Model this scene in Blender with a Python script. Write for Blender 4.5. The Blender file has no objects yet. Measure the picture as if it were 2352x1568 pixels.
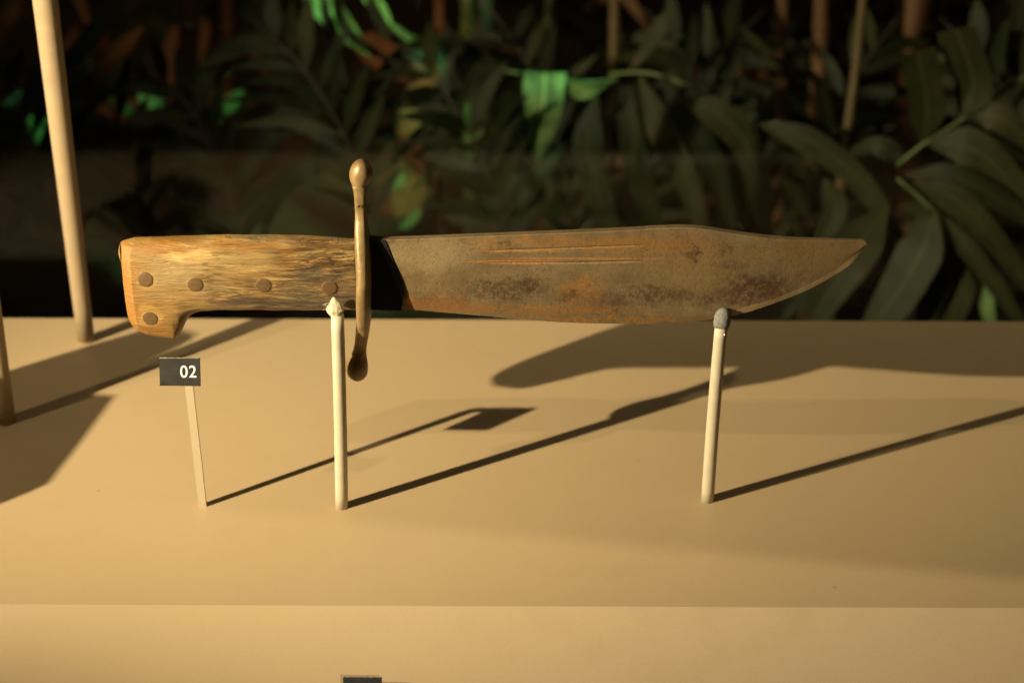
import bpy, bmesh, math, random
from mathutils import Vector, Matrix, noise
random.seed(7)
S = bpy.context.scene
COL = S.collection

# ------------------------------------------------------------------ camera
PITCH, ROLL, FPX = math.radians(26.9), math.radians(0.2), 3800.0
CAM = Vector((0, -.846, .537))
cd = bpy.data.cameras.new('camera'); cam = bpy.data.objects.new('camera', cd); COL.objects.link(cam)
cd.sensor_width = 36; cd.lens = 36 * FPX / 2352; cd.clip_start = .01; cd.clip_end = 50
cam.location = CAM
cam.rotation_euler = (Matrix.Rotation(math.pi/2 - PITCH, 3, 'X') @ Matrix.Rotation(ROLL, 3, 'Z')).to_euler()
cd.dof.use_dof = True; cd.dof.focus_distance = .935; cd.dof.aperture_fstop = 5.4
S.camera = cam

# ------------------------------------------------------------------ world, lamps, exposure
W = bpy.data.worlds.new('World'); S.world = W; W.use_nodes = True
W.node_tree.nodes['Background'].inputs[0].default_value = (1, .78, .45, 1)
W.node_tree.nodes['Background'].inputs[1].default_value = .004
S.view_settings.view_transform = 'Standard'; S.view_settings.look = 'None'
S.view_settings.exposure = -.2; S.view_settings.gamma = 1
S.render.engine = 'CYCLES'
S.cycles.use_denoising = True
S.cycles.max_bounces = 8; S.cycles.transparent_max_bounces = 16
S.cycles.sample_clamp_indirect = 4

def spot(name, loc, target, power, color, angle, blend=.5, radius=.01):
    l = bpy.data.lights.new(name, 'SPOT'); l.energy = power; l.color = color
    l.spot_size = math.radians(angle); l.spot_blend = blend; l.shadow_soft_size = radius
    o = bpy.data.objects.new(name, l); COL.objects.link(o); o.location = loc
    o.rotation_euler = (Vector(target) - Vector(loc)).to_track_quat('-Z', 'Y').to_euler()
    return o
WARM = (1, .83, .53)
LAMP = Vector((-.93, -.555, .53))
spot('key_spot_lamp', LAMP, (.26, .50, .09), 190, WARM, 53, 1.0, .0065)
spot('gallery_spot_lamp', (-1.25, -.80, 1.30), (-.05, .05, 0), 38, WARM, 40, .4, .012)
spot('front_spot_lamp', (.30, -1.6, .95), (.16, -.10, -.01), 58, (1, .86, .60), 27, .8, .003)
spot('rear_spot_lamp', (.75, .75, .62), (.1, -.05, 0), 1.2, (1, .8, .5), 60, .6, .012)
al = bpy.data.lights.new('fill_light', 'AREA'); al.shape = 'RECTANGLE'; al.size = 1.1; al.size_y = .35  # soft fill added over the deck to lift its shadows
al.energy = .17; al.color = (1, .80, .50); al.spread = math.radians(120)
ao = bpy.data.objects.new('fill_light', al); COL.objects.link(ao); ao.location = (0, -.02, .64); 
GREEN = (.24, 1, .46)

# ------------------------------------------------------------------ helpers
FW = Vector((0, math.cos(PITCH), -math.sin(PITCH))); RT = Vector((1, 0, 0)); UP = RT.cross(FW)
def ray(px, py):
    u, v = px - 1176, 784 - py
    c, s = math.cos(ROLL), math.sin(ROLL); u, v = c*u - s*v, s*u + c*v
    return (FW*FPX + RT*u + UP*v).normalized()
def ony(px, py, y=0.0): d = ray(px, py); return CAM + d*((y - CAM.y)/d.y)
def onz(px, py, z=0.0): d = ray(px, py); return CAM + d*((z - CAM.z)/d.z)

def tag(o, label=None, cat=None, group=None, kind=None):
    if label: o['label'] = label
    if cat: o['category'] = cat
    if group: o['group'] = group
    if kind: o['kind'] = kind
    return o
def empty(name, loc):
    o = bpy.data.objects.new(name, None); COL.objects.link(o); o.location = loc; o.empty_display_size = .02; return o
def worldloc(o):
    v = Vector((0, 0, 0))
    while o: v += o.location; o = o.parent
    return v
def mesh(name, verts, faces, mat, parent=None, smooth=True, origin=None):
    """verts in world coordinates; local to the parent (or to origin)"""
    base = worldloc(parent) if parent else Vector(origin or (0, 0, 0))
    me = bpy.data.meshes.new(name)
    me.from_pydata([Vector(v) - base for v in verts], [], faces)
    if smooth: me.polygons.foreach_set('use_smooth', [True]*len(me.polygons))
    me.materials.append(mat); me.update()
    bm = bmesh.new(); bm.from_mesh(me); bmesh.ops.recalc_face_normals(bm, faces=bm.faces); bm.to_mesh(me); bm.free()
    o = bpy.data.objects.new(name, me); COL.objects.link(o)
    if parent: o.parent = parent
    else: o.location = base
    return o
def tube_geo(pts, radii, n=16, caps=True):
    pts = [Vector(p) for p in pts]; vs = []; fs = []
    ref = None
    for i, p in enumerate(pts):
        t = (pts[min(i+1, len(pts)-1)] - pts[max(i-1, 0)]).normalized()
        if ref is None:
            ref = t.orthogonal().normalized()
        a = (ref - t*ref.dot(t)).normalized(); ref = a; b = t.cross(a)
        for k in range(n):
            an = 2*math.pi*k/n; vs.append(p + (a*math.cos(an) + b*math.sin(an))*radii[i])
    for i in range(len(pts)-1):
        for k in range(n):
            fs.append((i*n+k, i*n+(k+1) % n, (i+1)*n+(k+1) % n, (i+1)*n+k))
    if caps:
        fs.append(tuple(range(n))[::-1]); fs.append(tuple((len(pts)-1)*n+k for k in range(n)))
    return vs, fs
def lerp_curve(pts, x):
    if x <= pts[0][0]: return pts[0][1]
    for (a, b), (c, d) in zip(pts, pts[1:]):
        if x <= c: return b + (d-b)*(x-a)/(c-a) if c > a else d
    return pts[-1][1]
def catmull(P, n):
    P = [Vector(p) for p in P]; Q = [P[0]*2 - P[1]] + P + [P[-1]*2 - P[-2]]; out = []
    m = len(P) - 1
    for i in range(n+1):
        t = i/n*m; k = min(int(t), m-1); t -= k
        a, b, c, d = Q[k:k+4]
        out.append(.5*((2*b) + (c-a)*t + (2*a-5*b+4*c-d)*t*t + (3*b-a-3*c+d)*t**3))
    return out
def smooth_curve(pts, n=200):
    c = catmull([Vector((a, b, 0)) for a, b in pts], n)
    return [(v.x, v.y) for v in c]

# ------------------------------------------------------------------ materials
class NT:
    def __init__(s, name):
        s.m = bpy.data.materials.new(name); s.m.use_nodes = True; s.t = s.m.node_tree; s.t.nodes.clear()
        s.out = s.n('ShaderNodeOutputMaterial'); 
    def n(s, typ, ins=None, **kw):
        nd = s.t.nodes.new(typ)
        for k, v in kw.items(): setattr(nd, k, v)
        for k, v in (ins or {}).items(): s.set(nd.inputs[k], v)
        return nd
    def set(s, sock, v):
        if isinstance(v, bpy.types.NodeSocket): s.t.links.new(v, sock)
        elif isinstance(v, bpy.types.Node): s.t.links.new(v.outputs[0], sock)
        else:
            if sock.type == 'RGBA' and len(v) == 3: v = (*v, 1)
            sock.default_value = v
    def coord(s, scale=(1, 1, 1), rot=(0, 0, 0), loc=(0, 0, 0)):
        tc = s.n('ShaderNodeTexCoord')
        return s.n('ShaderNodeMapping', {'Vector': tc.outputs['Object'], 'Scale': scale, 'Rotation': rot, 'Location': loc}).outputs[0]
    def noise(s, vec, scale, detail=4, rough=.55, dist=0):
        return s.n('ShaderNodeTexNoise', {'Vector': vec, 'Scale': scale, 'Detail': detail, 'Roughness': rough, 'Distortion': dist}).outputs[0]
    def ramp(s, fac, stops):
        r = s.n('ShaderNodeValToRGB', {'Fac': fac}); e = r.color_ramp.elements
        while len(e) < len(stops): e.new(.5)
        for el, (p, c) in zip(e, stops):
            el.position = p; el.color = (*c, 1) if not isinstance(c, (int, float)) else (c, c, c, 1)
        return r.outputs[0]
    def mix(s, fac, a, b, mode='MIX'):
        m = s.n('ShaderNodeMix', data_type='RGBA', blend_type=mode)
        s.set(m.inputs[0], fac); s.set(m.inputs[6], a); s.set(m.inputs[7], b); return m.outputs[2]
    def math(s, op, a, b=0.0, clamp=False):
        m = s.n('ShaderNodeMath', operation=op, use_clamp=clamp); s.set(m.inputs[0], a); s.set(m.inputs[1], b); return m.outputs[0]
    def bump(s, h, strength, dist=.001, normal=None):
        b = s.n('ShaderNodeBump', {'Height': h, 'Strength': strength, 'Distance': dist})
        if normal is not None: s.set(b.inputs['Normal'], normal)
        return b.outputs[0]
    def pbr(s, color, rough=.5, metal=0.0, normal=None, spec=.5, **extra):
        p = s.n('ShaderNodeBsdfPrincipled', {'Base Color': color, 'Roughness': rough, 'Metallic': metal, 'Specular IOR Level': spec, **extra})
        if normal is not None: s.set(p.inputs['Normal'], normal)
        s.t.links.new(p.outputs[0], s.out.inputs[0]); return s.m
    def blob(s, cx, cz, rx, rz, vec, soft=.5):
        """elliptic patch mask in the local X/Z plane with a noisy edge"""
        mp = s.n('ShaderNodeMapping', {'Vector': vec, 'Location': (-cx/rx, 0, -cz/rz), 'Scale': (1/rx, 0, 1/rz)}).outputs[0]
        ln = s.n('ShaderNodeVectorMath', {0: mp}, operation='LENGTH').outputs[1]
        return s.n('ShaderNodeMapRange', {0: ln, 1: 1+soft, 2: 1-soft, 3: 0.0, 4: 1.0}, interpolation_type='SMOOTHSTEP').outputs[0]

def m_deck():
    n = NT('tan_deck_paint'); v = n.coord()
    big = n.noise(v, 3.0, 3); fine = n.noise(v, 900, 2); mid = n.noise(v, 35, 4)
    c = n.mix(n.ramp(big, [(.3, 0.), (.7, 1.)]), (.452, .334, .190), (.482, .356, .204))
    c = n.mix(n.math('MULTIPLY', n.ramp(mid, [(.5, 0.), (.75, 1.)]), .22), c, (.40, .298, .155))
    vo = n.n('ShaderNodeTexVoronoi', {'Vector': v, 'Scale': 24.0}); 
    sp = n.ramp(vo.outputs['Distance'], [(.0, 1.), (.022, 1.), (.03, 0.)])
    c = n.mix(n.math('MULTIPLY', sp, .5), c, (.30, .21, .11))
    scf = n.math('MULTIPLY', n.ramp(n.noise(n.coord(scale=(9, 260, 60), rot=(0, 0, .5)), 1, 3), [(.66, 0.), (.72, 1.)]), n.ramp(n.noise(v, 11, 2), [(.55, 0.), (.7, 1.)]))
    c = n.mix(n.math('MULTIPLY', scf, .22), c, (.58, .44, .26))
    c = n.mix(n.math('MULTIPLY', n.ramp(n.noise(v, 420, 2), [(.45, 0.), (.7, 1.)]), .10), c, (.36, .265, .14))
    h = n.math('ADD', fine, n.math('MULTIPLY', sp, 2.5))
    return n.pbr(c, n.ramp(mid, [(.3, .42), (.7, .55)]), normal=n.bump(h, .12, .0006), spec=.35)
def m_plain(name, c, rough=.5, metal=0., var=.12, scale=60, bump=.15, spec=.5, stretch=(1, 1, 1)):
    n = NT(name); v = n.coord(scale=stretch); a = n.noise(v, scale, 5)
    col = n.mix(n.ramp(a, [(.3, 0.), (.7, 1.)]), tuple(x*(1-var) for x in c), tuple(min(1, x*(1+var)) for x in c))
    return n.pbr(col, n.ramp(a, [(.3, max(.05, rough-.08)), (.7, min(1, rough+.08))]), metal, n.bump(n.noise(v, scale*6, 3), bump, .0005), spec)
def m_leaf(name, c1, c2, rough=.5, trans=.25):
    n = NT(name); v = n.coord(); tc = n.n('ShaderNodeTexCoord')
    uvm = n.n('ShaderNodeUVMap'); sep = n.n('ShaderNodeSeparateXYZ', {0: uvm.outputs[0]})
    rib = n.n('ShaderNodeTexWave', {'Vector': uvm.outputs[0], 'Scale': 5.5, 'Distortion': .35}, bands_direction='X').outputs['Fac']
    a = n.noise(v, 45, 5)
    col = n.mix(n.ramp(a, [(.35, 0.), (.65, 1.)]), c1, c2)
    col = n.mix(n.math('MULTIPLY', n.ramp(n.noise(v, 22, 3), [(.60, 0.), (.70, 1.)]), .5), col, (.07, .045, .018))
    col = n.mix(n.math('MULTIPLY', rib, .42), col, tuple(x*.45 for x in c1))
    mr = n.ramp(n.math('ABSOLUTE', n.math('SUBTRACT', sep.outputs[0], .5)), [(.0, 1.), (.03, 1.), (.05, 0.)])
    col = n.mix(n.math('MULTIPLY', mr, .5), col, tuple(min(1, x*1.8) for x in c2))
    p = n.n('ShaderNodeBsdfPrincipled', {'Base Color': col, 'Roughness': rough, 'Specular IOR Level': .2, 'Normal': n.bump(rib, .35, .001)})
    t = n.n('ShaderNodeBsdfTranslucent', {'Color': n.mix(1., col, (1.2, 1.5, .7), 'MULTIPLY')})
    mx = n.n('ShaderNodeMixShader', {0: trans, 1: p.outputs[0], 2: t.outputs[0]})
    n.t.links.new(mx.outputs[0], n.out.inputs[0]); return n.m
def m_glass():
    n = NT('clear_glass')
    gm = n.n('ShaderNodeNewGeometry')
    f = n.n('ShaderNodeFresnel', {'IOR': n.n('ShaderNodeMapRange', {0: gm.outputs['Backfacing'], 1: 0.0, 2: 1.0, 3: 1.24, 4: 1/1.24}).outputs[0]})
    mx = n.n('ShaderNodeMixShader', {0: f.outputs[0], 1: n.n('ShaderNodeBsdfTransparent', {'Color': (.96, .98, .96)}).outputs[0],
             2: n.n('ShaderNodeBsdfGlossy', {'Roughness': .0, 'Color': (1, 1, 1)}).outputs[0]})
    n.t.links.new(mx.outputs[0], n.out.inputs[0]); return n.m

M_DECK = m_deck()
M_CREAM = m_plain('cream_painted_rod', (.50, .445, .32), .5, var=.06, scale=120, bump=.25, spec=.4)
M_TAN = m_plain('tan_painted_pole', (.32, .238, .142), .5, var=.05, scale=80, bump=.12, spec=.35)
M_PUTTY = m_plain('pale_wrapping', (.56, .50, .35), .8, var=.14, scale=260, bump=.8, spec=.2)
M_CAP = m_plain('grey_rubber_cap', (.21, .205, .19), .65, var=.4, scale=700, bump=.9, spec=.4)
M_PLATE = m_plain('black_plate', (.016, .0145, .011), .55, var=.35, scale=200, bump=.12, spec=.3)
M_EDGE = m_plain('worn_plate_edge', (.20, .19, .16), .6, var=.6, scale=500, bump=.3)
M_WHITE = m_plain('white_lettering', (.80, .80, .76), .5, var=.03, bump=0)
M_BRASS = None; M_GLASS = m_glass()
M_ACRYL = NT('acrylic_stem'); M_ACRYL = M_ACRYL.pbr((.62, .53, .36), .2, spec=.6, **{'Transmission Weight': .35, 'IOR': 1.45})

# ------------------------------------------------------------------ deck, glass, planting bed
def profile_extrude(name, prof, x0, x1, mat, **k):
    n = len(prof); vs = [(x0, y, z) for y, z in prof] + [(x1, y, z) for y, z in prof]
    fs = [(i, (i+1) % n, n+(i+1) % n, n+i) for i in range(n)] + [tuple(range(n))[::-1], tuple(range(n, 2*n))]
    return mesh(name, vs, fs, mat, smooth=False, **k)
YB, YF = .249, -.1063
prof = [(YB, -.42), (YB, -.0012), (YB-.0004, -.0004), (YB-.0014, 0), (YF, 0),
        (YF-.070, -.130), (YF-.070, -.42)]
tag(profile_extrude('display_deck', prof, -.75, .75, M_DECK), kind='structure')

g = profile_extrude('glass_pane', [(.285, -.40), (.293, -.40), (.364, .80), (.356, .80)], -.95, .95, M_GLASS, origin=(0, .313, -.4))
tag(g, 'clear glass pane upright behind the tan deck, in front of the dark palm leaves', 'glass pane')

def m_soil():
    n = NT('dark_soil'); v = n.coord(); a = n.noise(v, 9, 6, .65); b = n.noise(v, 60, 4)
    c = n.mix(n.ramp(a, [(.35, 0.), (.65, 1.)]), (.014, .010, .006), (.045, .026, .013))
    return n.pbr(c, .9, normal=n.bump(n.math('ADD', a, n.math('MULTIPLY', b, .4)), .9, .02), spec=.2)
M_SOIL = m_soil()
vs = []; fs = []; NX, NY = 70, 46
for j in range(NY+1):
    for i in range(NX+1):
        x = -1.6 + 3.2*i/NX; y = .33 + 2.2*j/NY
        z = -.40 + .22*max(0, (y-.4))*(.55+.45*math.tanh(-(x+.0)*3)) + .05*noise.noise((x*4, y*4, 0)) + .02*noise.noise((x*14, y*14, 3))
        vs.append((x, y, z))
for j in range(NY):
    for i in range(NX):
        a = j*(NX+1)+i; fs.append((a, a+1, a+NX+2, a+NX+1))
tag(mesh('planting_bed_soil', vs, fs, M_SOIL), kind='structure')
M_WALL = m_plain('dark_back_wall', (.012, .012, .010), .9, var=.3, scale=5)
tag(profile_extrude('back_wall', [(2.5, -.6), (2.6, -.6), (2.6, 2.2), (2.5, 2.2)], -2.5, 2.5, M_WALL), kind='structure')

# ------------------------------------------------------------------ knife
KN = empty('knife', (0, 0, .10))
tag(KN, 'large old knife with rusty clip-point blade and riveted antler handle on two posts', 'knife')
def z1(x, y): return ((260 + x*.38259)*.9408, (360 + y*.38259)*.9408)
def z2(x, y): return ((900 + x*.28061)*.9408, (500 + y*.28061)*.9408)
def z3(x, y): return ((1500 + x*.28061)*.9408, (500 + y*.28061)*.9408)
def kxz(p): v = ony(*p); return (v.x, v.z)

# --- handle
top = [kxz(z1(*p)) for p in [(81, 668), (83, 630), (90, 606), (104, 596), (180, 580), (400, 574), (600, 570), (1000, 567), (1300, 572), (1500, 581), (1590, 588)]]
bot = [kxz(z1(*p)) for p in [(81, 668), (88, 690), (100, 715), (112, 760), (122, 850), (129, 950), (136, 1030), (150, 1095), (172, 1130), (205, 1155), (280, 1187),
       (400, 1203), (440, 1207), (456, 1203), (466, 1190), (485, 1160), (510, 1103), (530, 1070), (550, 1052), (575, 1038), (610, 1028), (700, 1023), (1000, 1025), (1400, 1027), (1590, 1028)]]
tops, bots = top, bot
x0, x1 = top[0][0], top[-1][0]
HT = .0115
def hy(x):  # half thickness along the handle
    t = (x-x0)/(x1-x0)
    return HT*(.93 + .12*math.cos((t-.35)*4.0)) * min(1, .12 + 3.6*math.sqrt(max(t, 0))) * (1 - .10*max(0, t-.8)*5)
def hsec(x): return lerp_curve(tops, x), lerp_curve(bots, x)
def hsurf(x, z):
    zt, zb = hsec(x); c = (zt+zb)/2; r = max((zt-zb)/2, 1e-5); q = min(.999, abs((z-c)/r))
    return hy(x)*(1 - q**2.5)**(1/2.5)
RIV = [kxz(z1(*p)) for p in [(273, 788), (590, 817), (1020, 825), (1433, 850), (303, 1037)]]
xs = sorted(set([x0 + (x1-x0)*i/150 for i in range(151)] + [x0 + (x1-x0)*.30*(i/70)**2 for i in range(71)]))
NS = 72; vs = []; fs = []
for x in xs:
    zt, zb = hsec(x); c = (zt+zb)/2; r = max((zt-zb)/2, 1e-5); t = (x-x0)/(x1-x0)
    for k in range(NS):
        an = 2*math.pi*k/NS; ca, sa = math.cos(an), math.sin(an)
        z = c + r*math.copysign(abs(ca)**.72, ca); y = hy(x)*math.copysign(abs(sa)**.8, sa)
        g1 = noise.noise((x*38, y*60+3, z*190)); g2 = noise.noise((x*110, y*150, z*420+9)); g3 = noise.noise((x*70+4, 3, z*90))
        amt = (.00030 + .0012*max(0, min(1, (t-.15)*2.2)))*max(.06, min(1, (min(math.hypot(x-p[0], z-p[1]) for p in RIV) - .0048)/.0025))
        d = (g1*1.0 + g2*.45 - max(0, g3-.15)*1.2)*amt
        s = math.copysign(1, y) if abs(sa) > .05 else 0
        vs.append((x, y + d*s*abs(sa), z + d*.35*ca))
m = len(xs)
for i in range(m-1):
    for k in range(NS): fs.append((i*NS+k, i*NS+(k+1) % NS, (i+1)*NS+(k+1) % NS, (i+1)*NS+k))
fs += [tuple(range(NS))[::-1], tuple((m-1)*NS+k for k in range(NS))]
def m_antler():
    n = NT('antler'); tc = n.coord(); kz = .10
    wsrc = n.n('ShaderNodeTexNoise', {'Vector': n.coord(scale=(22, 22, 30)), 'Scale': 1.0, 'Detail': 3.0}).outputs[1]
    wob = n.n('ShaderNodeVectorMath', {0: n.n('ShaderNodeVectorMath', {0: wsrc, 1: (.5, .5, .5)}, operation='SUBTRACT').outputs[0], 'Scale': .006}, operation='SCALE').outputs[0]
    wc = n.n('ShaderNodeVectorMath', {0: tc, 1: wob}, operation='ADD').outputs[0]
    mp = lambda sc, rot=(0, 0, 0): n.n('ShaderNodeMapping', {'Vector': wc, 'Scale': sc, 'Rotation': rot}).outputs[0]
    a = n.noise(mp((34, 90, 230), (0, .06, 0)), 1, 7, .66, .5); b = n.noise(mp((75, 160, 640), (0, -.05, 0)), 1, 6, .65, .4); big = n.noise(n.coord(scale=(30, 30, 60)), 1, 5, .55, .6)
    base = n.ramp(big, [(.28, (.205, .105, .024)), (.45, (.285, .170, .050)), (.55, (.300, .205, .082)), (.70, (.215, .170, .088))])
    light = n.ramp(a, [(.50, 0.), (.60, 1.)])
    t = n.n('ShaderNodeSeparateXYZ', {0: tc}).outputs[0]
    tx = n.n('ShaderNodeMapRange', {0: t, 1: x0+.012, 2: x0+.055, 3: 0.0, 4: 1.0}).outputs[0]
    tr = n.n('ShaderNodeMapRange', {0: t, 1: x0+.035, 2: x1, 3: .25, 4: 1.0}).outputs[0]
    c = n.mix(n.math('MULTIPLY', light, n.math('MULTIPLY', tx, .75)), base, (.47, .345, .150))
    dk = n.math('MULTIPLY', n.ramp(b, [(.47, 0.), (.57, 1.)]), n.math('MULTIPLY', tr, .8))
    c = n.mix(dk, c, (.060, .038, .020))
    ck = n.math('ABSOLUTE', n.math('SUBTRACT', n.noise(mp((48, 100, 420), (0, .03, 0)), 1, 5, .6, .3), .5))
    crack = n.math('MULTIPLY', n.ramp(ck, [(.0, 1.), (.012, .8), (.03, 0.)]), n.math('MULTIPLY', tr, n.ramp(n.noise(n.coord(scale=(28, 28, 60), loc=(1, 3, 0)), 1, 3), [(.42, .1), (.58, 1.)])))
    c = n.mix(n.math('MULTIPLY', crack, n.math('MULTIPLY', tx, .7)), c, (.045, .028, .014))
    gr = n.math('MULTIPLY', n.ramp(n.noise(n.coord(scale=(34, 30, 90), loc=(5, 0, 2)), 1, 5), [(.48, 0.), (.66, 1.)]), n.math('MULTIPLY', tr, .75))
    c = n.mix(gr, c, (.165, .135, .080))
    # grey sheen zone towards the butt, amber butt, dark crack near the lower edge
    P = lambda x, y: kxz(z1(x, y))
    wv = n.n('ShaderNodeVectorMath', {0: tc, 1: n.n('ShaderNodeVectorMath', {0: n.n('ShaderNodeTexNoise', {'Vector': n.coord(scale=(60, 60, 160)), 'Scale': 1.0, 'Detail': 4.0}).outputs[1], 1: (-.5, -.5, -.5)}, operation='ADD').outputs[0]}, operation='MULTIPLY_ADD')
    wv.inputs[0].default_value = (0, 0, 0)
    sc = n.n('ShaderNodeVectorMath', {0: n.n('ShaderNodeVectorMath', {0: n.n('ShaderNodeTexNoise', {'Vector': n.coord(scale=(60, 60, 160)), 'Scale': 1.0, 'Detail': 4.0}).outputs[1], 1: (.5, .5, .5)}, operation='SUBTRACT').outputs[0], 'Scale': .014}, operation='SCALE').outputs[0]
    wv = n.n('ShaderNodeVectorMath', {0: tc, 1: sc}, operation='ADD').outputs[0]
    def patch(x, y, rx, ry, col, k, soft=.5):
        nonlocal c
        cx, cz = P(x, y); c = n.mix(n.math('MULTIPLY', n.blob(cx, cz-kz, rx*9e-5, ry*9e-5, wv, soft), k), c, col)
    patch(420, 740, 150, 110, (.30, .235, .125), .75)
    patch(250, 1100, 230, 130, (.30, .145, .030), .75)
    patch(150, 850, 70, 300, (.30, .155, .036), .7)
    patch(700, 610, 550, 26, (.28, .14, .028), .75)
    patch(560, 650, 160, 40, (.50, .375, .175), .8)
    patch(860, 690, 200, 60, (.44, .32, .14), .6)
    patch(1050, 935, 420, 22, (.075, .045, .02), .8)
    patch(1150, 985, 260, 20, (.06, .03, .012), .8)
    patch(1350, 790, 130, 60, (.11, .085, .05), .6)
    patch(1000, 1010, 500, 14, (.28, .085, .02), .7)
    patch(1480, 900, 120, 140, (.16, .10, .045), .5)
    patch(300, 985, 62, 62, (.38, .24, .075), .8, .15)
    for (rx, rz) in RIV:
        c = n.mix(n.math('MULTIPLY', n.blob(rx, rz-kz, .0056, .0052, wv, .25), .35), c, (.46, .34, .16))
    h = n.math('ADD', n.math('MULTIPLY', b, .8), n.math('MULTIPLY', a, .9))
    hb = n.math('SUBTRACT', n.math('MULTIPLY', h, tr), n.math('MULTIPLY', n.math('MULTIPLY', crack, tx), .4))
    fine = n.noise(n.coord(scale=(300, 500, 900)), 1, 3)
    nm = n.bump(hb, 1.0, .0048, n.bump(fine, .25, .0004))
    c = n.mix(1., c, (.90, .80, .60), 'MULTIPLY')
    return n.pbr(c, n.ramp(a, [(.3, .36), (.7, .55)]), normal=nm, spec=.4)
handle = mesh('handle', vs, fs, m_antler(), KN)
tag(handle, 'antler handle with hooked butt and five rivets')

def m_rivet():
    n = NT('brown_rivet'); v = n.coord(); a = n.noise(v, 600, 4)
    return n.pbr(n.ramp(a, [(.3, (.095, .052, .020)), (.7, (.145, .082, .032))]), .55, .1, n.bump(a, .4, .0005))
M_RIV = m_rivet()
for i, (rx, rz) in enumerate(RIV):
    ys = hsurf(rx, rz); R = .0043; vs = []; fs = []; prof = [(R, .004), (R, .0), (R*.95, -.00006), (R*.6, -.00014), (.0001, -.00018)]
    # seated on the local slope of the handle
    dz = (hsurf(rx, rz+.001) - hsurf(rx, rz-.001))/.002; dx = (hsurf(rx+.001, rz) - hsurf(rx-.001, rz))/.002
    N = 28
    for r, y in prof:
        for k in range(N):
            an = 2*math.pi*k/N; X, Z = r*math.cos(an), r*math.sin(an)
            vs.append((rx + X, -ys - .00028 + y - (dx*X + dz*Z), rz + Z))
    for j in range(len(prof)-1):
        for k in range(N): fs.append((j*N+k, j*N+(k+1) % N, (j+1)*N+(k+1) % N, (j+1)*N+k))
    fs.append(tuple((len(prof)-1)*N+k for k in range(N)))
    mesh('rivet', vs, fs, M_RIV, handle)

# --- blade
bt = [z2(-120, 298), z2(30, 293), z2(400, 283), z2(1000, 259), z2(1700, 231), z2(2352, 202), z3(300, 194), z3(460, 187), z3(560, 184), z3(640, 184), z3(740, 192), z3(860, 208), z3(1000, 230),
      z3(1200, 259), z3(1400, 280), z3(1600, 291), z3(1900, 298), z3(2100, 303), z3(2172, 305), z3(2184, 322), z3(2189, 340)]
bb = [z2(-120, 888), z2(30, 893), z2(300, 905), z2(600, 930), z2(1000, 965), z2(1400, 1000), z2(1800, 1025), z2(2352, 1036), z3(200, 1038), z3(600, 1018), z3(870, 992), z3(1000, 970), z3(1150, 935),
      z3(1300, 887), z3(1500, 815), z3(1700, 730), z3(1900, 620), z3(2050, 520), z3(2130, 432), z3(2170, 378), z3(2189, 342)]
btw = [kxz(p) for p in smooth_curve(bt, 260)]; bbw = [kxz(p) for p in smooth_curve(bb, 260)]
for L in (btw, bbw):
    for i in range(1, len(L)):
        if L[i][0] <= L[i-1][0]: L[i] = (L[i-1][0]+1e-7, L[i][1])
g1 = [kxz(p) for p in [z2(1020, 383), z2(1600, 365), z2(2352, 336), z3(300, 331)]]
g2 = [kxz(p) for p in [z2(960, 483), z2(1250, 470), z2(1600, 463), z2(2352, 437), z3(290, 431)]]
bx0, bx1 = btw[0][0], btw[-1][0]
ex = [kxz(p) for p in [z2(-120, 812), z2(300, 808), z2(600, 806), z2(900, 822), z2(1200, 880), z2(1600, 925), z2(2352, 955), z3(600, 970), z3(900, 940), z3(1050, 900), z3(1400, 808), z3(1700, 680), z3(1900, 570), z3(2080, 440), z3(2189, 338)]]
vs = []; fs = []; NX = 300; rows = None
TB = .0026; wear = []; EX0 = kxz(z3(930, 950))[0]
for i in range(NX+1):
    u = i/NX; u = 1-(1-u)**1.25; x = bx0 + (bx1-bx0)*u
    zt, zb = lerp_curve(btw, x), lerp_curve(bbw, x); H = max(zt-zb, 2e-5)
    if zb > zt: zb = zt-2e-5
    ze = min(max(lerp_curve(ex, x), zb+.04*H), zb+.45*H)
    ga, gb = lerp_curve(g1, x), lerp_curve(g2, x)
    def win(g): return max(0., min(1., (x-g[0][0])/.012, (g[-1][0]-x)/.012))
    da, db = win(g1)*.00055, win(g2)*.00062
    fa = min(.86, max(.7, (ga-zb)/H)); fb = min(.68, max(.56, (gb-zb)/H)); w = .0007/max(H, .01); fe = (ze-zb)/H
    tip = min(1, (bx1-x)/.05)
    T = TB*(.45+.55*tip)
    rowsf = [(1, T*.86, 0), (1-.008/ max(1, 1), T, 0), (fa+2.2*w, T, 0), (fa+w, T*.99, 0), (fa, T*.98, da), (fa-1.4*w, T*.97, 0), ((fa+fb)/2, T*.955, 0), (fb+w*1.3, T*.95, 0), (fb, T*.94, db), (fb-w*1.6, T*.93, 0)]
    for k in range(1, 7):
        f = (fb-w*1.6) + (fe+.02-(fb-w*1.6))*k/7; rowsf.append((f, T*(.93-.26*k/7), 0))
    rowsf += [(fe+.012, T*.66, 0), (fe, T*.60, 0), (fe*.5, T*.36, 0), (0, T*.07, 0)]
    ew = max(0., min(1., (x - EX0)/.012)); wear += [ew*(f <= fe+1e-6) for f, y, d in rowsf] + [0.]*len(rowsf)
    front = [(x, -(y-d), zb+H*f) for f, y, d in rowsf]; back = [(x, y-d, zb+H*f) for f, y, d in rowsf]
    R = front + back[::-1]; rows = len(R)
    for (a, y, z) in R:
        d = .00010*noise.noise((a*60, 1, z*90)) + .00007*noise.noise((a*260, 5, z*300))
        vs.append((a, y + math.copysign(d, y) if abs(y) > .0006 else y, z))
for i in range(NX):
    for k in range(rows): fs.append((i*rows+k, i*rows+(k+1) % rows, (i+1)*rows+(k+1) % rows, (i+1)*rows+k))
fs += [tuple(range(rows))[::-1], tuple(NX*rows+k for k in range(rows))]
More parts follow.
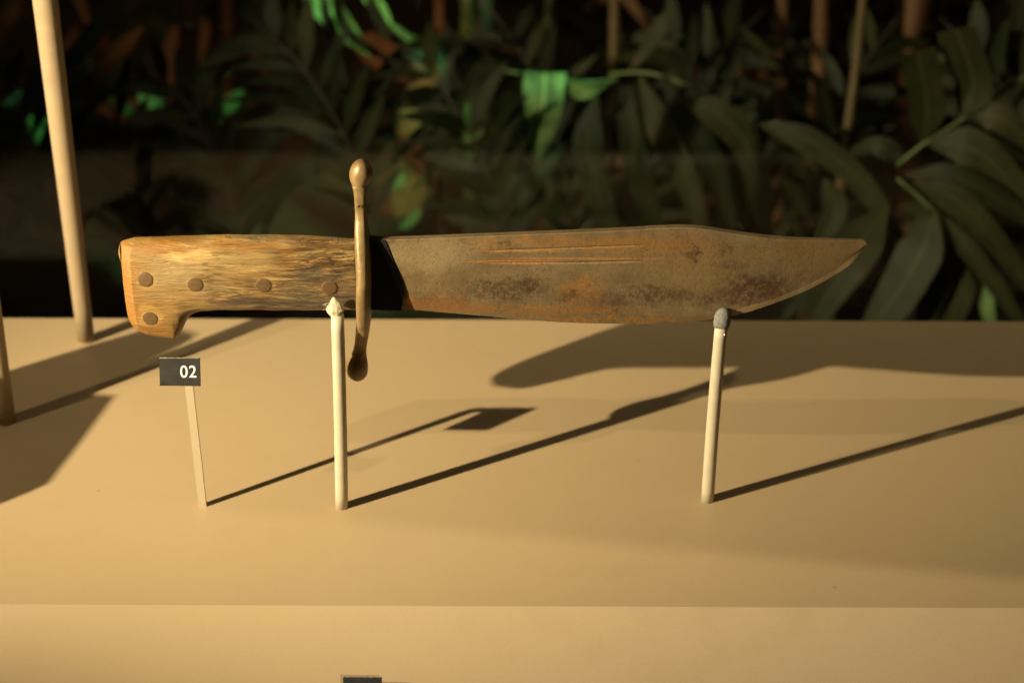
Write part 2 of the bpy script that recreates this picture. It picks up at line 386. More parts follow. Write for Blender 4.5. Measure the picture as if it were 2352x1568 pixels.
def m_blade():
    n = NT('rusty_steel'); tc = n.coord(); kz = .10
    def warp(f, k):
        return n.n('ShaderNodeVectorMath', {0: tc, 1: n.n('ShaderNodeVectorMath', {0: n.n('ShaderNodeVectorMath', {0: n.n('ShaderNodeTexNoise', {'Vector': tc, 'Scale': f, 'Detail': 6.0, 'Roughness': .65}).outputs[1], 1: (.5, .5, .5)}, operation='SUBTRACT').outputs[0], 'Scale': k}, operation='SCALE').outputs[0]}, operation='ADD').outputs[0]
    wv = warp(90, .022); wv2 = warp(240, .017)
    a = n.noise(tc, 45, 6, .65); b = n.noise(tc, 190, 6, .7); c_ = n.noise(n.coord(scale=(12, 12, 40)), 1, 5, .6, .5)
    base = n.ramp(a, [(.32, (.130, .100, .062)), (.5, (.170, .135, .083)), (.66, (.205, .160, .095))])
    c = n.mix(n.math('MULTIPLY', n.ramp(c_, [(.50, 0.), (.68, 1.)]), .40), base, (.21, .125, .050))
    c = n.mix(n.math('MULTIPLY', n.ramp(b, [(.52, 0.), (.70, 1.)]), .35), c, (.085, .052, .028))
    spk = n.ramp(n.noise(tc, 330, 6, .72), [(.40, .15), (.56, 1.)])
    def patch(p, rx, rz, col, k, soft=.5, v=wv):
        nonlocal c
        cx, cz = kxz(p); c = n.mix(n.math('MULTIPLY', n.blob(cx, cz-kz, rx*6.5e-5, rz*6.5e-5, v, soft), k), c, col)
    patch(z2(500, 420), 380, 150, (.29, .235, .145), .75)
    patch(z2(1150, 320), 320, 55, (.30, .20, .085), .5)
    patch(z2(2000, 300), 900, 46, (.27, .145, .045), .7)
    patch(z2(2200, 370), 700, 30, (.28, .155, .05), .6, .4)
    patch(z2(1300, 480), 400, 13, (.46, .20, .038), .9, .4, tc)
    patch(z2(1900, 452), 700, 9, (.42, .19, .04), .7, .5, tc)
    patch(z2(1350, 388), 420, 9, (.42, .19, .04), .6, .5, tc)
    patch(z2(1250, 900), 1100, 46, (.24, .125, .042), .7, .4)
    patch(z2(600, 850), 420, 42, (.22, .11, .038), .7, .4)
    patch(z2(2300, 1000), 1000, 26, (.28, .145, .042), .75, .4)
    patch(z2(1860, 740), 200, 110, (.29, .15, .042), .65)
    patch(z2(340, 800), 40, 36, (.40, .16, .04), .8)
    patch(z3(700, 600), 350, 170, (.22, .15, .065), .5)
    patch(z3(1700, 430), 500, 200, (.17, .115, .052), .5)
    for (p, rx, rz, k) in [(z2(1200, 720), 330, 95, .75), (z2(1400, 690), 110, 60, .8), (z2(1760, 770), 100, 60, .6), (z2(2200, 800), 330, 90, .45), (z3(380, 760), 260, 80, .7),
                        (z3(1250, 700), 300, 120, 1.0), (z3(1120, 790), 200, 70, .7), (z3(690, 425), 56, 36, .95), (z3(970, 370), 62, 42, .6), (z3(1640, 600), 90, 60, .4), (z3(1020, 510), 120, 50, .4), (z3(760, 810), 130, 60, .5), (z2(1130, 335), 90, 30, .5), (z2(1240, 350), 60, 30, .55)]:
        patch(p, rx, rz, (.068, .040, .024), n.math('MULTIPLY', spk, k*1.25, True), .6, wv2)
    # bare, scoured edge at the point
    patch(z3(1500, 835), 100, 12, (.2, .15, .08), .0)
    ed = n.n('ShaderNodeAttribute', attribute_name='edge_wear').outputs['Fac']
    c = n.mix(n.math('MULTIPLY', ed, n.ramp(b, [(.3, .45), (.6, .95)])), c, (.42, .335, .215))
    pit2 = n.math('MULTIPLY', n.ramp(n.noise(tc, 900, 3, .6), [(.60, 0.), (.68, 1.)]), n.ramp(n.noise(tc, 60, 3), [(.42, 0.), (.6, 1.)]))
    c = n.mix(n.math('MULTIPLY', pit2, .6), c, (.045, .026, .016))
    pit = n.ramp(n.noise(tc, 420, 4, .6), [(.58, 0.), (.66, 1.)])
    c = n.mix(n.math('MULTIPLY', pit, .25), c, (.05, .03, .018))
    c = n.mix(1., c, (1.06, .96, .80), 'MULTIPLY')
    c = n.mix(n.math('MULTIPLY', n.ramp(n.noise(tc, 700, 5, .7), [(.42, 0.), (.64, 1.)]), .28), c, (.075, .050, .028))
    scr = n.noise(n.coord(scale=(60, 60, 1500), rot=(0, .6, 0)), 1, 2)
    h = n.math('ADD', n.math('MULTIPLY', n.noise(tc, 800, 5, .7), .8), n.math('ADD', n.math('MULTIPLY', pit, -.7), n.math('MULTIPLY', pit2, -.9)))
    nm = n.bump(h, .35, .0006, n.bump(scr, .12, .0003))
    return n.pbr(c, n.ramp(a, [(.3, .42), (.7, .62)]), .25, nm, spec=.4)
M_BLADE = m_blade()
blade = mesh('blade', vs, fs, M_BLADE, KN, smooth=False)
wa = blade.data.attributes.new('edge_wear', 'FLOAT', 'POINT'); wa.data.foreach_set('value', wear)
tag(blade, 'rust-stained clip-point steel blade with two fine grooves below the spine')

# --- near-black slab over the blade root at the guard, with a curved front edge
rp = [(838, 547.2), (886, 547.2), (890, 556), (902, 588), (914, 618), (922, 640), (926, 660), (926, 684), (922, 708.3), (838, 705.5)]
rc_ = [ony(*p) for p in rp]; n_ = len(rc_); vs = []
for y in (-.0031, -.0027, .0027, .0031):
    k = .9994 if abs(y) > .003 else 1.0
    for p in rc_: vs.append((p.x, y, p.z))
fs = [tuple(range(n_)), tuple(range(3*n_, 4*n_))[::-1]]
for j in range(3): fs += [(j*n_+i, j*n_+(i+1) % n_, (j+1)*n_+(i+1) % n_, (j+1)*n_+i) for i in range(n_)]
M_BLACK = m_plain('near_black_steel', (.010, .0085, .0065), .65, var=.3, scale=150, bump=.2, spec=.2)
tag(mesh('ricasso', vs, fs, M_BLACK, KN, smooth=False), 'near-black blade root beside the guard, with a curved front edge')

# --- guard : forged brass cross-piece with ball ends
def m_brass():
    n = NT('old_brass'); v = n.coord(); a = n.noise(v, 70, 5, .6); b = n.noise(v, 400, 4)
    c = n.ramp(a, [(.3, (.16, .095, .035)), (.5, (.245, .165, .072)), (.7, (.33, .235, .110))])
    return n.pbr(c, n.ramp(b, [(.3, .30), (.7, .58)]), .22, n.bump(n.math('ADD', b, n.math('MULTIPLY', a, 2.)), .28, .0007))
M_BRASS = m_brass()
# (px x, px y, half width px, half depth m)
gp = [(829.5, 367, 2, .0008), (829, 369, 9, .0030), (829.5, 374, 16, .0045), (829.5, 382, 22, .0057), (829.5, 393, 25.5, .0064), (829, 404, 25.5, .0064), (828, 415, 22, .0056), (827, 427, 17, .0044),
      (827, 440, 14.2, .0038), (828, 460, 13.2, .0038), (829, 490, 13, .0042), (830, 520, 14.5, .0072), (833, 550, 16.5, .0106), (835, 580, 17.5, .0136), (836.5, 610, 17.5, .0156), (837, 640, 17.5, .0170), (837, 670, 17, .0172), (837, 700, 17, .0160),
      (836, 725, 16, .0132), (834, 750, 15.5, .0090), (831, 775, 15, .0058), (827, 797, 15, .0044), (824, 812, 18, .0046), (821, 825, 23, .0056), (819.5, 838, 26, .0064), (819.5, 850, 26, .0064), (821, 860, 22.5, .0057), (822, 867, 16, .0042), (822.5, 871, 9, .0026), (823, 873, 2, .0008)]
vs = []; fs = []; N = 36
gs = catmull([Vector((a, b, c)) for a, b, c, d in gp], 150); gd = catmull([Vector((d, b/1000, 0)) for a, b, c, d in gp], 150)
for p, d in zip(gs, gd):
    w = ony(p.x, p.y); hw = p.z/FPX*.935; hd = max(d.x, .0004)
    ball = p.y < 425 or p.y > 812
    e = 1.0 if ball else .62
    for k in range(N):
        an = 2*math.pi*k/N; ca, sa = math.cos(an), math.sin(an)
        q = .00022*noise.noise((w.x*90+ca, sa, w.z*80))
        vs.append((w.x + (hw+q)*math.copysign(abs(ca)**e, ca), (hd+q)*math.copysign(abs(sa)**e, sa), w.z))
for i in range(len(gs)-1):
    for k in range(N): fs.append((i*N+k, i*N+(k+1) % N, (i+1)*N+(k+1) % N, (i+1)*N+k))
fs += [tuple(range(N))[::-1], tuple((len(gs)-1)*N+k for k in range(N))]
guard = mesh('guard', vs, fs, M_BRASS, KN); tag(guard, 'brass cross guard with a ball at each end')
# small punched mark on the upper arm of the guard
pm = ony(828, 468); hd = .0039
ring = []; rf = []
for k in range(20):
    an = 2*math.pi*k/20
    for r, y in ((.0014, 0.), (.0009, -.0003), (.0007, .0001)):
        ring.append((pm.x + r*math.cos(an), -hd - .0002 + y, pm.z + r*.8*math.sin(an)))
for k in range(20):
    for j in range(2): rf.append((k*3+j, ((k+1) % 20)*3+j, ((k+1) % 20)*3+j+1, k*3+j+1))
mesh('punch_mark', ring, rf, M_RIV, guard)

# ------------------------------------------------------------------ posts carrying the knife
def rod(name, p0, p1, r0, r1, mat, parent, n=24, bow=0.0):
    p0, p1 = Vector(p0), Vector(p1); pts = []; rad = []
    for i in range(13):
        t = i/12; q = p0.lerp(p1, t); q.x += bow*math.sin(math.pi*t); pts.append(q); rad.append(r0 + (r1-r0)*t)
    ends = [(0, .86), (.0006, 1)]
    vs, fs = tube_geo(pts, rad, n); return mesh(name, vs, fs, mat, parent)
b0 = onz(787, 1151); b0 = Vector((b0.x, -.007, -.001)); t0 = ony(775, 722, -.0125)
PL = empty('display_post', (b0.x, b0.y, 0))
tag(PL, 'slim cream post with pale wrapped tip under the antler handle', 'post', 'posts holding up the knife')
rod('rod', b0, t0, .0038, .0037, M_CREAM, PL, bow=.0003)
# wrapped tip: faceted lump rising in front of the handle
tipc = [(771, 727, 12), (771, 720, 16), (770, 712, 19), (770, 704, 18), (769, 697, 14), (768, 690, 9), (767, 685, 5), (766, 682, 1)]
vs = []; fs = []; N = 10
for j, (a, b, r) in enumerate(tipc):
    w = ony(a, b, -.0130 if j < 5 else -.0126); R = r/FPX*.93
    for k in range(N):
        an = 2*math.pi*k/N; q = 1 + .22*noise.noise((k*1.3, j*.8, 2))
        vs.append((w.x + R*q*math.cos(an), w.y + R*q*.62*math.sin(an), w.z + .0006*noise.noise((k*2., j, 7))))
for j in range(len(tipc)-1):
    for k in range(N): fs.append((j*N+k, j*N+(k+1) % N, (j+1)*N+(k+1) % N, (j+1)*N+k))
fs += [tuple(range(N))[::-1], tuple((len(tipc)-1)*N+k for k in range(N))]
wt = mesh('wrapped_tip', vs, fs, M_PUTTY, PL, smooth=False)
# loose fibres on the wrapping
for q in range(9):
    a = ony(752 + random.uniform(-3, 6), 706 + random.uniform(-12, 12), -.014)
    d = Vector((random.uniform(-.003, -.001), random.uniform(-.001, .0005), random.uniform(-.002, .001)))
    vs, fs = tube_geo([a + Vector((.0012, 0, 0)), a + d*.5 + Vector((0, 0, .0003)), a + d], [.00012, .0001, .00006], 5); mesh('fibre', vs, fs, M_PUTTY, wt)

b1 = onz(1625, 1148); b1 = Vector((b1.x, b1.y, -.001)); t1 = ony(1657, 744, -.0045)
PR = empty('display_post', (b1.x, b1.y, 0))
tag(PR, 'slim cream post with dark grey rubber cap under the blade', 'post', 'posts holding up the knife')
rod('rod', b1, t1, .0039, .0037, M_CREAM, PR, bow=-.0004)
capc = [(1657.5, 749, 13.5), (1657.5, 748.5, 16.5), (1658, 742, 18), (1659, 734, 18), (1660, 726, 17.5), (1661, 719, 15.5), (1662, 713, 11.5), (1662.5, 709.5, 6), (1662.5, 708.5, .5)]
vs = []; fs = []; N = 28
for j, (a, b, r) in enumerate(capc):
    w = ony(a, b, -.0045); R = r/FPX*1.02
    for k in range(N):
        an = 2*math.pi*k/N; vs.append((w.x + R*math.cos(an), w.y + R*math.sin(an)*1.05, w.z + .0004*math.sin(an*3+1)*(j < 2)))
for j in range(len(capc)-1):
    for k in range(N): fs.append((j*N+k, j*N+(k+1) % N, (j+1)*N+(k+1) % N, (j+1)*N+k))
fs += [tuple(range(N))[::-1], tuple((len(capc)-1)*N+k for k in range(N))]
mesh('rubber_cap', vs, fs, M_CAP, PR)
# small chip of lost paint on the right rod
ch = ony(1664, 768, -.0075)
vs, fs = tube_geo([ch, ch + Vector((.0001, -.0007, -.0002))], [.0006, .0002], 7); mesh('paint_drip', vs, fs, M_WHITE, PR)

# ------------------------------------------------------------------ tall poles at the left
def pole(base_px, top_px, ytop, r0, r1, label):
    b = onz(*base_px); t = ony(top_px[0], top_px[1], ytop)
    d = (t-b); b2 = b - d*.002; t2 = b + d*1.35
    P = empty('tall_pole', (b.x, b.y, 0)); tag(P, label, 'pole', 'tall poles on the deck')
    rod('shaft', b2, t2, r0, r0+(r1-r0)*1.35, M_TAN, P, 40)
    # thin shadow gap washer where the pole meets the deck
    vs, fs = tube_geo([(b.x, b.y, .0002), (b.x, b.y, .0008)], [r0*1.03, r0*1.03], 40); mesh('foot_ring', vs, fs, M_TAN, P)
    return b, t2
pb1, pt1 = pole((198, 782), (104, 0), .175, .0060, .0079, 'tan round pole rising out of the picture behind the handle butt')
pb2, pt2 = pole((14, 968), (-80, 300), .085, .0062, .0074, 'tan round pole cut off by the left edge of the picture')

# unseen plate added outside the picture, shaped to throw the broad left shadow
SH = [(-120, 905), (20, 851), (215, 790), (330, 757), (420, 757), (452, 767), (440, 780), (408, 797), (345, 826), (300, 850), (212, 893), (222, 905), (265, 908), (190, 1010), (112, 1110), (60, 1133), (0, 1157), (-120, 1200)]
XP = -.455; vs = []; n = len(SH)
for s in (0, 1):
    for p in SH:
        q = onz(*p); t = (XP - s*.004 - q.x)/(LAMP.x - q.x); vs.append(q + (LAMP-q)*t)
fs = [tuple(range(n)), tuple(range(n, 2*n))[::-1]] + [(i, n+i, n+(i+1) % n, (i+1) % n) for i in range(n)]
EX = empty('shadow_caster', vs[0]); 
tag(EX, 'unseen plate added outside the left edge of the picture, shaped to cast the broad shadow', 'blade')
mesh('caster_plate', vs, fs, M_BLADE, EX, smooth=False)

# ------------------------------------------------------------------ number labels
def number_label(name, corner_px, y, tilt, w, h, label, digits, stem_base, stem_dx):
    c = ony(*corner_px, y)   # bottom centre of the plate
    root = empty(name, stem_base); tag(root, label, 'label', 'number labels')
    u = Vector((1, -.01, 0)).normalized(); v = Vector((.0, math.sin(tilt), math.cos(tilt))).normalized(); nrm = u.cross(v)
    th = .0016; vs = []
    for s in (0, 1):
        for a, b in ((-w/2, 0), (w/2, 0), (w/2, h), (-w/2, h)): vs.append(c + u*a + v*b - nrm*th*s)
    pl = mesh('plate', vs, [(0, 1, 2, 3), (4, 7, 6, 5), (0, 4, 5, 1), (1, 5, 6, 2), (2, 6, 7, 3), (3, 7, 4, 0)], M_PLATE, root, smooth=False)
    # scuffed light top edge
    e = []; K = 16
    for k in range(K+1):
        a = -w/2 + w*k/K; j = random.uniform(.0000, .00022)
        e += [c + u*a + v*(h+.00002) - nrm*th*.9, c + u*a + v*(h+.00008) + nrm*.00006, c + u*a + v*(h-.00018-j) + nrm*.00006]
    ef = []
    for k in range(K):
        for j in range(2): ef.append((k*3+j, k*3+3+j, k*3+4+j, k*3+1+j))
    mesh('worn_edge', e, ef, M_EDGE, pl, smooth=False)
    if digits:
        cu = bpy.data.curves.new('digits', 'FONT'); cu.body = digits; cu.size = .0098; cu.offset = .00004; cu.space_character = 1.08; cu.extrude = .00004
        tmp = bpy.data.objects.new('tmp', cu); COL.objects.link(tmp)
        bpy.context.view_layer.update()
        me = bpy.data.meshes.new_from_object(tmp.evaluated_get(bpy.context.evaluated_depsgraph_get()))
        bpy.data.objects.remove(tmp)
        X = [q.co.x for q in me.vertices]; Y = [q.co.y for q in me.vertices]
        x0_, x1_, y0_, y1_ = min(X), max(X), min(Y), max(Y)
        tw, thh = w*.395, h*.43
        base = worldloc(pl)
        for q in me.vertices:
            a = w*.47 - w*.06 - tw + (q.co.x-x0_)/(x1_-x0_)*tw; b = h*.30 + (q.co.y-y0_)/(y1_-y0_)*thh
            q.co = c + u*a + v*b + nrm*(.00008 + q.co.z) - worldloc(root)
        me.materials.clear(); me.materials.append(M_WHITE)
        t = bpy.data.objects.new('digits', me); COL.objects.link(t); t.parent = pl
    # square acrylic stem
    at_ = c + u*stem_dx + v*h*.50 - nrm*(th+.0003); sb = Vector(stem_base)
    zt = max(at_.z - .004, sb.z+.02); up_ = Vector((sb.x + (at_.x-sb.x)*.9, sb.y, zt))
    pts = [sb - Vector((0, 0, .001)), sb.lerp(up_, .33), sb.lerp(up_, .66), up_ - Vector((0, 0, .004))]
    for k in range(1, 7):
        t = k/6; p0_, p1_, p2_ = pts[3], Vector((up_.x, up_.y, at_.z)), at_
        pts.append(p0_*(1-t)**2 + p1_*2*t*(1-t) + p2_*t*t)
    r = .0018; vs = []; fs = []
    for k, p in enumerate(pts):
        t = (pts[min(k+1, len(pts)-1)] - pts[max(k-1, 0)]).normalized(); sx = Vector((1, 0, 0)); sy = t.cross(sx).normalized()
        for a, b in ((-r, -r*.7), (r, -r*.7), (r, r*.7), (-r, r*.7)): vs.append(p + sx*a*1.28 + sy*b)
    for k in range(len(pts)-1):
        fs += [(k*4+j, k*4+(j+1) % 4, k*4+4+(j+1) % 4, k*4+4+j) for j in range(4)]
    e_ = 4*(len(pts)-1); fs += [(3, 2, 1, 0), (e_, e_+1, e_+2, e_+3)]
    st = mesh('stem', vs, fs, M_ACRYL, root, smooth=False)
    return root
sb = onz(466, 1161)
number_label('number_label', (413.5, 886), -.0268, math.radians(19), .0228, .0160, 'small black number label reading 02 on a clear stem in front of the handle butt', '02', sb, .0003)
yl = -.142
lo = ony(832, 1618, yl)
number_label('number_label', (832, 1618), yl, math.radians(30), .0208, .0150, 'black label plate cut off by the bottom edge of the picture', '', Vector((lo.x+.004, YF-.0530, -.100)), .004)

# ------------------------------------------------------------------ palms behind the glass
LEAFS = {
 'olive': m_leaf('olive_leaf', (.023, .025, .009), (.038, .038, .015)),
 'dark': m_leaf('dark_leaf', (.010, .014, .005), (.022, .027, .010)),
 'green': m_leaf('bright_leaf', (.045, .085, .028), (.17, .25, .09), trans=.3),
 'brown': m_leaf('dry_leaf', (.10, .048, .020), (.17, .085, .036), trans=.1),
}
def m_cane(name, c1, c2):
    n = NT(name); a = n.noise(n.coord(scale=(40, 40, 6)), 1, 4)
    return n.pbr(n.ramp(a, [(.3, c1), (.7, c2)]), .5, normal=n.bump(a, .3, .003), spec=.3)
CANE = {'brown': m_cane('brown_cane', (.05, .024, .012), (.11, .05, .022)), 'tan': m_cane('tan_cane', (.058, .038, .016), (.10, .064, .026)), 'green': m_cane('green_cane', (.05, .07, .025), (.09, .12, .045)), 'dark': m_cane('dark_cane', (.012, .009, .006), (.03, .02, .012))}
def leaf(parent, pts, wpx, mat, twist=0.0, cup=.09, profile='lance', seg=16, name='leaf'):
    """pts: (px, py, y) centre line; real blade with a folded cross-section"""
    P = [ony(a, b, y) for a, b, y in pts]; cl = catmull(P, seg); W = wpx/FPX*(sum((p-CAM).length for p in P)/len(P))
    vs = []; fs = []; uv = []; C = 7
    for i, p in enumerate(cl):
        t = i/seg; tan = (cl[min(i+1, seg)] - cl[max(i-1, 0)]).normalized()
        nr = (CAM-p).normalized(); nr = Matrix.Rotation(twist*(.4+.6*t), 3, tan) @ nr
        side = tan.cross(nr).normalized(); nr = side.cross(tan)
        if profile == 'lance': w = max(.02, min(1, .12+3.4*t)*(1-t**3.2))
        elif profile == 'topcut': w = 1 if t < .42 else max(.03, 1-((t-.42)/.58)**1.7)
        elif profile == 'cut': w = min(1, .25+2.2*t) if t < .9 else 1
        else: w = max(.02, min(1, 3.2*t+.1)*(1-t**5))
        for k in range(C):
            s = (k/(C-1)-.5); wob = .05*math.sin(9*t+k*1.7+pts[0][0])
            vs.append(p + side*(s*W*w*(1+wob)) + nr*(abs(s)*2*cup*W*w*.5)); uv.append((k/(C-1), t))
    for i in range(seg):
        for k in range(C-1): fs.append((i*C+k, i*C+k+1, (i+1)*C+k+1, (i+1)*C+k))
    n = len(vs)
    o = mesh(name, vs, fs, LEAFS[mat], parent)
    ul = o.data.uv_layers.new(name='UVMap')
    for lp in o.data.loops: ul.data[lp.index].uv = uv[lp.vertex_index]
    return o
def stem(parent, pts, r0, r1, mat, name='stem', n=10):
    P = catmull([ony(*p) for p in pts], 14); vs, fs = tube_geo(P, [r0+(r1-r0)*i/14 for i in range(15)], n)
    return mesh(name, vs, fs, CANE[mat], parent)
def plant(label, px, py, y):
    p = ony(px, py, y); e = empty('palm_plant', (p.x, y, -.36)); tag(e, label, 'palm', 'palms behind the glass'); return e

# right-hand palm close to the glass
A = plant('olive palm with broad drooping leaflets behind the blade tip', 2200, 500, .60)
ra = stem(A, [(2060, 380, .60), (2130, 325, .60), (2240, 255, .61), (2400, 150, .63), (2560, 120, .68)], .0016, .0034, 'green', 'frond_stem')
leaf(ra, [(2124, 322, .60), (2128, 240, .59), (2108, 118, .58)], 78, 'olive', .25, profile='cut')
leaf(ra, [(2212, 268, .605), (2236, 190, .60), (2196, 66, .58)], 84, 'olive', -.3, profile='cut')
leaf(ra, [(2230, 262, .605), (2310, 280, .59), (2420, 380, .58)], 68, 'olive', .5)
leaf(ra, [(2130, 328, .60), (2240, 345, .58), (2330, 430, .57), (2460, 590, .56)], 92, 'olive', .4)
leaf(ra, [(2350, 190, .62), (2338, 100, .62), (2345, -30, .62)], 66, 'olive', .6)
leaf(ra, [(2080, 368, .60), (2010, 335, .61), (1935, 360, .63)], 48, 'dark', .4)
rb = stem(A, [(2060, 410, .585), (2140, 480, .58), (2240, 600, .58), (2360, 780, .58)], .0014, .003, 'green', 'frond_stem')
leaf(rb, [(2150, 488, .57), (2110, 590, .555), (2050, 690, .55), (1970, 800, .55)], 104, 'olive', .15, profile='blunt')
leaf(rb, [(2040, 470, .60), (1975, 560, .58), (1910, 660, .57), (1830, 800, .57)], 100, 'olive', -.2, profile='blunt')
leaf(rb, [(1995, 510, .62), (1890, 600, .61), (1790, 740, .61)], 80, 'dark', -.2, profile='blunt')
leaf(rb, [(2190, 560, .575), (2150, 650, .57), (2110, 790, .57)], 64, 'dark', .25, profile='blunt')
leaf(rb, [(2215, 600, .575), (2195, 690, .57), (2160, 800, .57)], 70, 'olive', -.3, profile='blunt')
leaf(rb, [(2100, 418, .58), (2210, 470, .565), (2320, 600, .56), (2440, 760, .56)], 66, 'olive', .5)
leaf(rb, [(2130, 470, .58), (2240, 590, .56), (2330, 720, .55), (2390, 830, .55)], 46, 'olive', .6)
leaf(rb, [(2080, 400, .59), (2200, 410, .57), (2330, 480, .56), (2450, 560, .56)], 58, 'dark', .3)
leaf(rb, [(2260, 640, .58), (2270, 720, .57), (2300, 830, .57)], 34, 'green', .4)
rc = stem(A, [(1720, 300, .66), (1790, 282, .65), (1890, 330, .64), (2010, 440, .62)], .0012, .002, 'green', 'frond_stem')
leaf(rc, [(1742, 285, .65), (1850, 318, .63), (1960, 400, .62), (2040, 505, .61), (2100, 585, .61)], 62, 'olive', .3)
leaf(rc, [(1895, 410, .63), (1915, 490, .62), (1860, 590, .61)], 58, 'olive', -.4, profile='blunt')
leaf(rc, [(1760, 300, .66), (1830, 330, .66), (1880, 400, .66)], 34, 'olive', .5)
leaf(rc, [(2070, 470, .60), (2110, 500, .60), (2085, 580, .60)], 54, 'olive', .3)

# middle palm, leaflets hanging behind the blade
B = plant('dim palm with long hanging leaflets behind the middle of the blade', 1600, 400, .72)
rm = stem(B, [(1400, 170, .76), (1500, 170, .74), (1620, 220, .73), (1760, 330, .73)], .0014, .0024, 'green', 'frond_stem')
leaf(rm, [(1470, 175, .73), (1520, 300, .71), (1580, 420, .70), (1625, 590, .70)], 66, 'olive', .3, profile='blunt')
leaf(rm, [(1520, 175, .73), (1570, 260, .72), (1640, 380, .71), (1690, 560, .71)], 60, 'dark', -.3, profile='blunt')
leaf(rm, [(1560, 228, .71), (1660, 270, .70), (1735, 380, .70), (1768, 600, .70)], 74, 'olive', .4, profile='blunt')
leaf(rm, [(1600, 240, .74), (1650, 330, .73), (1690, 420, .73), (1720, 590, .73)], 44, 'olive', -.4, profile='blunt')
leaf(rm, [(1370, 215, .74), (1350, 330, .73), (1375, 450, .73), (1430, 590, .73)], 70, 'dark', .3, profile='blunt')
leaf(rm, [(1450, 210, .76), (1450, 330, .75), (1490, 470, .75), (1520, 590, .75)], 60, 'dark', -.3, profile='blunt')
leaf(rm, [(1540, 20, .80), (1500, 90, .80), (1440, 170, .80)], 40, 'olive', .4)
leaf(rm, [(1700, 60, .85), (1760, 120, .85), (1880, 210, .85)], 22, 'olive', .3)

# lit leaf cluster in the middle
G = plant('palm with green-lit cut leaf behind the knife guard side', 1250, 250, .80)
rg = stem(G, [(1060, 130, .84), (1150, 160, .82), (1230, 175, .80), (1330, 190, .79), (1420, 185, .79)], .0016, .0018, 'green', 'frond_stem')
leaf(rg, [(1252, 168, .79), (1248, 240, .77), (1236, 372, .78)], 92, 'green', .1, cup=.12, profile='topcut')
leaf(rg, [(1300, 196, .79), (1345, 205, .77), (1400, 190, .78)], 46, 'green', .6, cup=.3)
leaf(rg, [(1140, 150, .82), (1060, 190, .80), (1000, 290, .79), (985, 440, .79)], 82, 'dark', .2)
leaf(rg, [(1150, 150, .83), (1020, 110, .82), (900, 150, .81), (840, 270, .81)], 60, 'dark', -.3)
leaf(rg, [(1120, 160, .83), (1040, 240, .80), (940, 330, .78), (870, 420, .77)], 34, 'dark', .3)
leaf(rg, [(1110, 300, .82), (1030, 360, .80), (930, 450, .80)], 26, 'green', .3)
leaf(rg, [(1300, 330, .84), (1190, 460, .82), (1090, 560, .82)], 44, 'dark', .4)
leaf(rg, [(1250, 360, .86), (1140, 450, .85), (1060, 580, .85)], 60, 'dark', -.2)
leaf(rg, [(930, 400, .86), (910, 420, .86), (880, 430, .86)], 34, 'green', .6)
leaf(rg, [(970, 480, .86), (940, 510, .86), (915, 525, .86)], 26, 'green', .3)

# left palm: dark arching leaves with lit patches
D = plant('dark arching palm with a few green-lit leaves above the antler handle', 700, 250, .85)
rd = stem(D, [(700, -60, .80), (760, 40, .80), (800, 160, .80), (820, 330, .82)], .002, .0014, 'dark', 'frond_stem')
leaf(rd, [(690, -40, .95), (770, 40, .93), (850, 130, .92)], 66, 'green', .3)
leaf(rd, [(820, -40, .95), (870, 20, .94), (905, 70, .93)], 34, 'green', -.3)
leaf(rd, [(880, 60, .95), (930, 90, .94), (1010, 110, .94)], 40, 'green', .5)
leaf(rd, [(760, -60, .80), (790, 60, .78), (860, 120, .78), (920, 150, .78)], 26, 'dark', .2)
leaf(rd, [(730, -50, .80), (760, 80, .78), (790, 200, .77), (800, 330, .77)], 24, 'dark', -.2)
leaf(rd, [(830, -50, .82), (880, 60, .80), (960, 120, .80), (1060, 140, .80)], 28, 'dark', .3)
leaf(rd, [(790, 210, .82), (700, 240, .80), (610, 330, .79), (540, 470, .79)], 70, 'dark', .2)
leaf(rd, [(640, 60, .84), (520, 130, .82), (420, 240, .81), (370, 330, .81)], 60, 'dark', .3)
leaf(rd, [(820, 330, .82), (720, 370, .80), (640, 440, .80), (600, 560, .80)], 60, 'dark', -.3)
leaf(rd, [(470, 175, .92), (510, 160, .92), (545, 140, .92)], 34, 'green', .5)
leaf(rd, [(320, 215, .92), (352, 250, .91), (352, 300, .91)], 54, 'green', .2, profile='blunt')
leaf(rd, [(515, 262, .92), (535, 235, .92), (560, 205, .92)], 34, 'green', -.4, profile='blunt')
leaf(rd, [(240, 225, .92), (280, 240, .92), (330, 290, .92)], 32, 'green', .5)
leaf(rd, [(480, 270, .93), (500, 275, .93), (530, 280, .93)], 22, 'green', .5)
E_ = plant('dark palm seen behind the tall tan pole', 100, 250, .80)
re_ = stem(E_, [(-60, 120, .8), (60, 180, .8), (160, 250, .8), (260, 380, .8)], .0016, .0018, 'dark', 'frond_stem')
leaf(re_, [(95, 250, .86), (92, 300, .86), (120, 370, .86)], 50, 'green', -.2, profile='blunt')
leaf(re_, [(60, 200, .82), (20, 300, .80), (-40, 480, .80)], 60, 'dark', .3)
leaf(re_, [(150, 240, .82), (100, 380, .80), (20, 560, .80)], 54, 'dark', .3)
leaf(re_, [(250, 20, .84), (180, 120, .82), (60, 220, .82)], 46, 'dark', .4)
leaf(re_, [(330, 60, .88), (240, 160, .86), (180, 300, .86)], 40, 'brown', .4)
leaf(re_, [(180, 420, .84), (300, 470, .82), (420, 600, .82)], 60, 'dark', .3)
leaf(re_, [(0, 560, .80), (60, 480, .80), (130, 440, .80)], 26, 'brown', .4)
leaf(re_, [(190, 180, .9), (205, 150, .9), (200, 130, .9)], 22, 'green', .4)

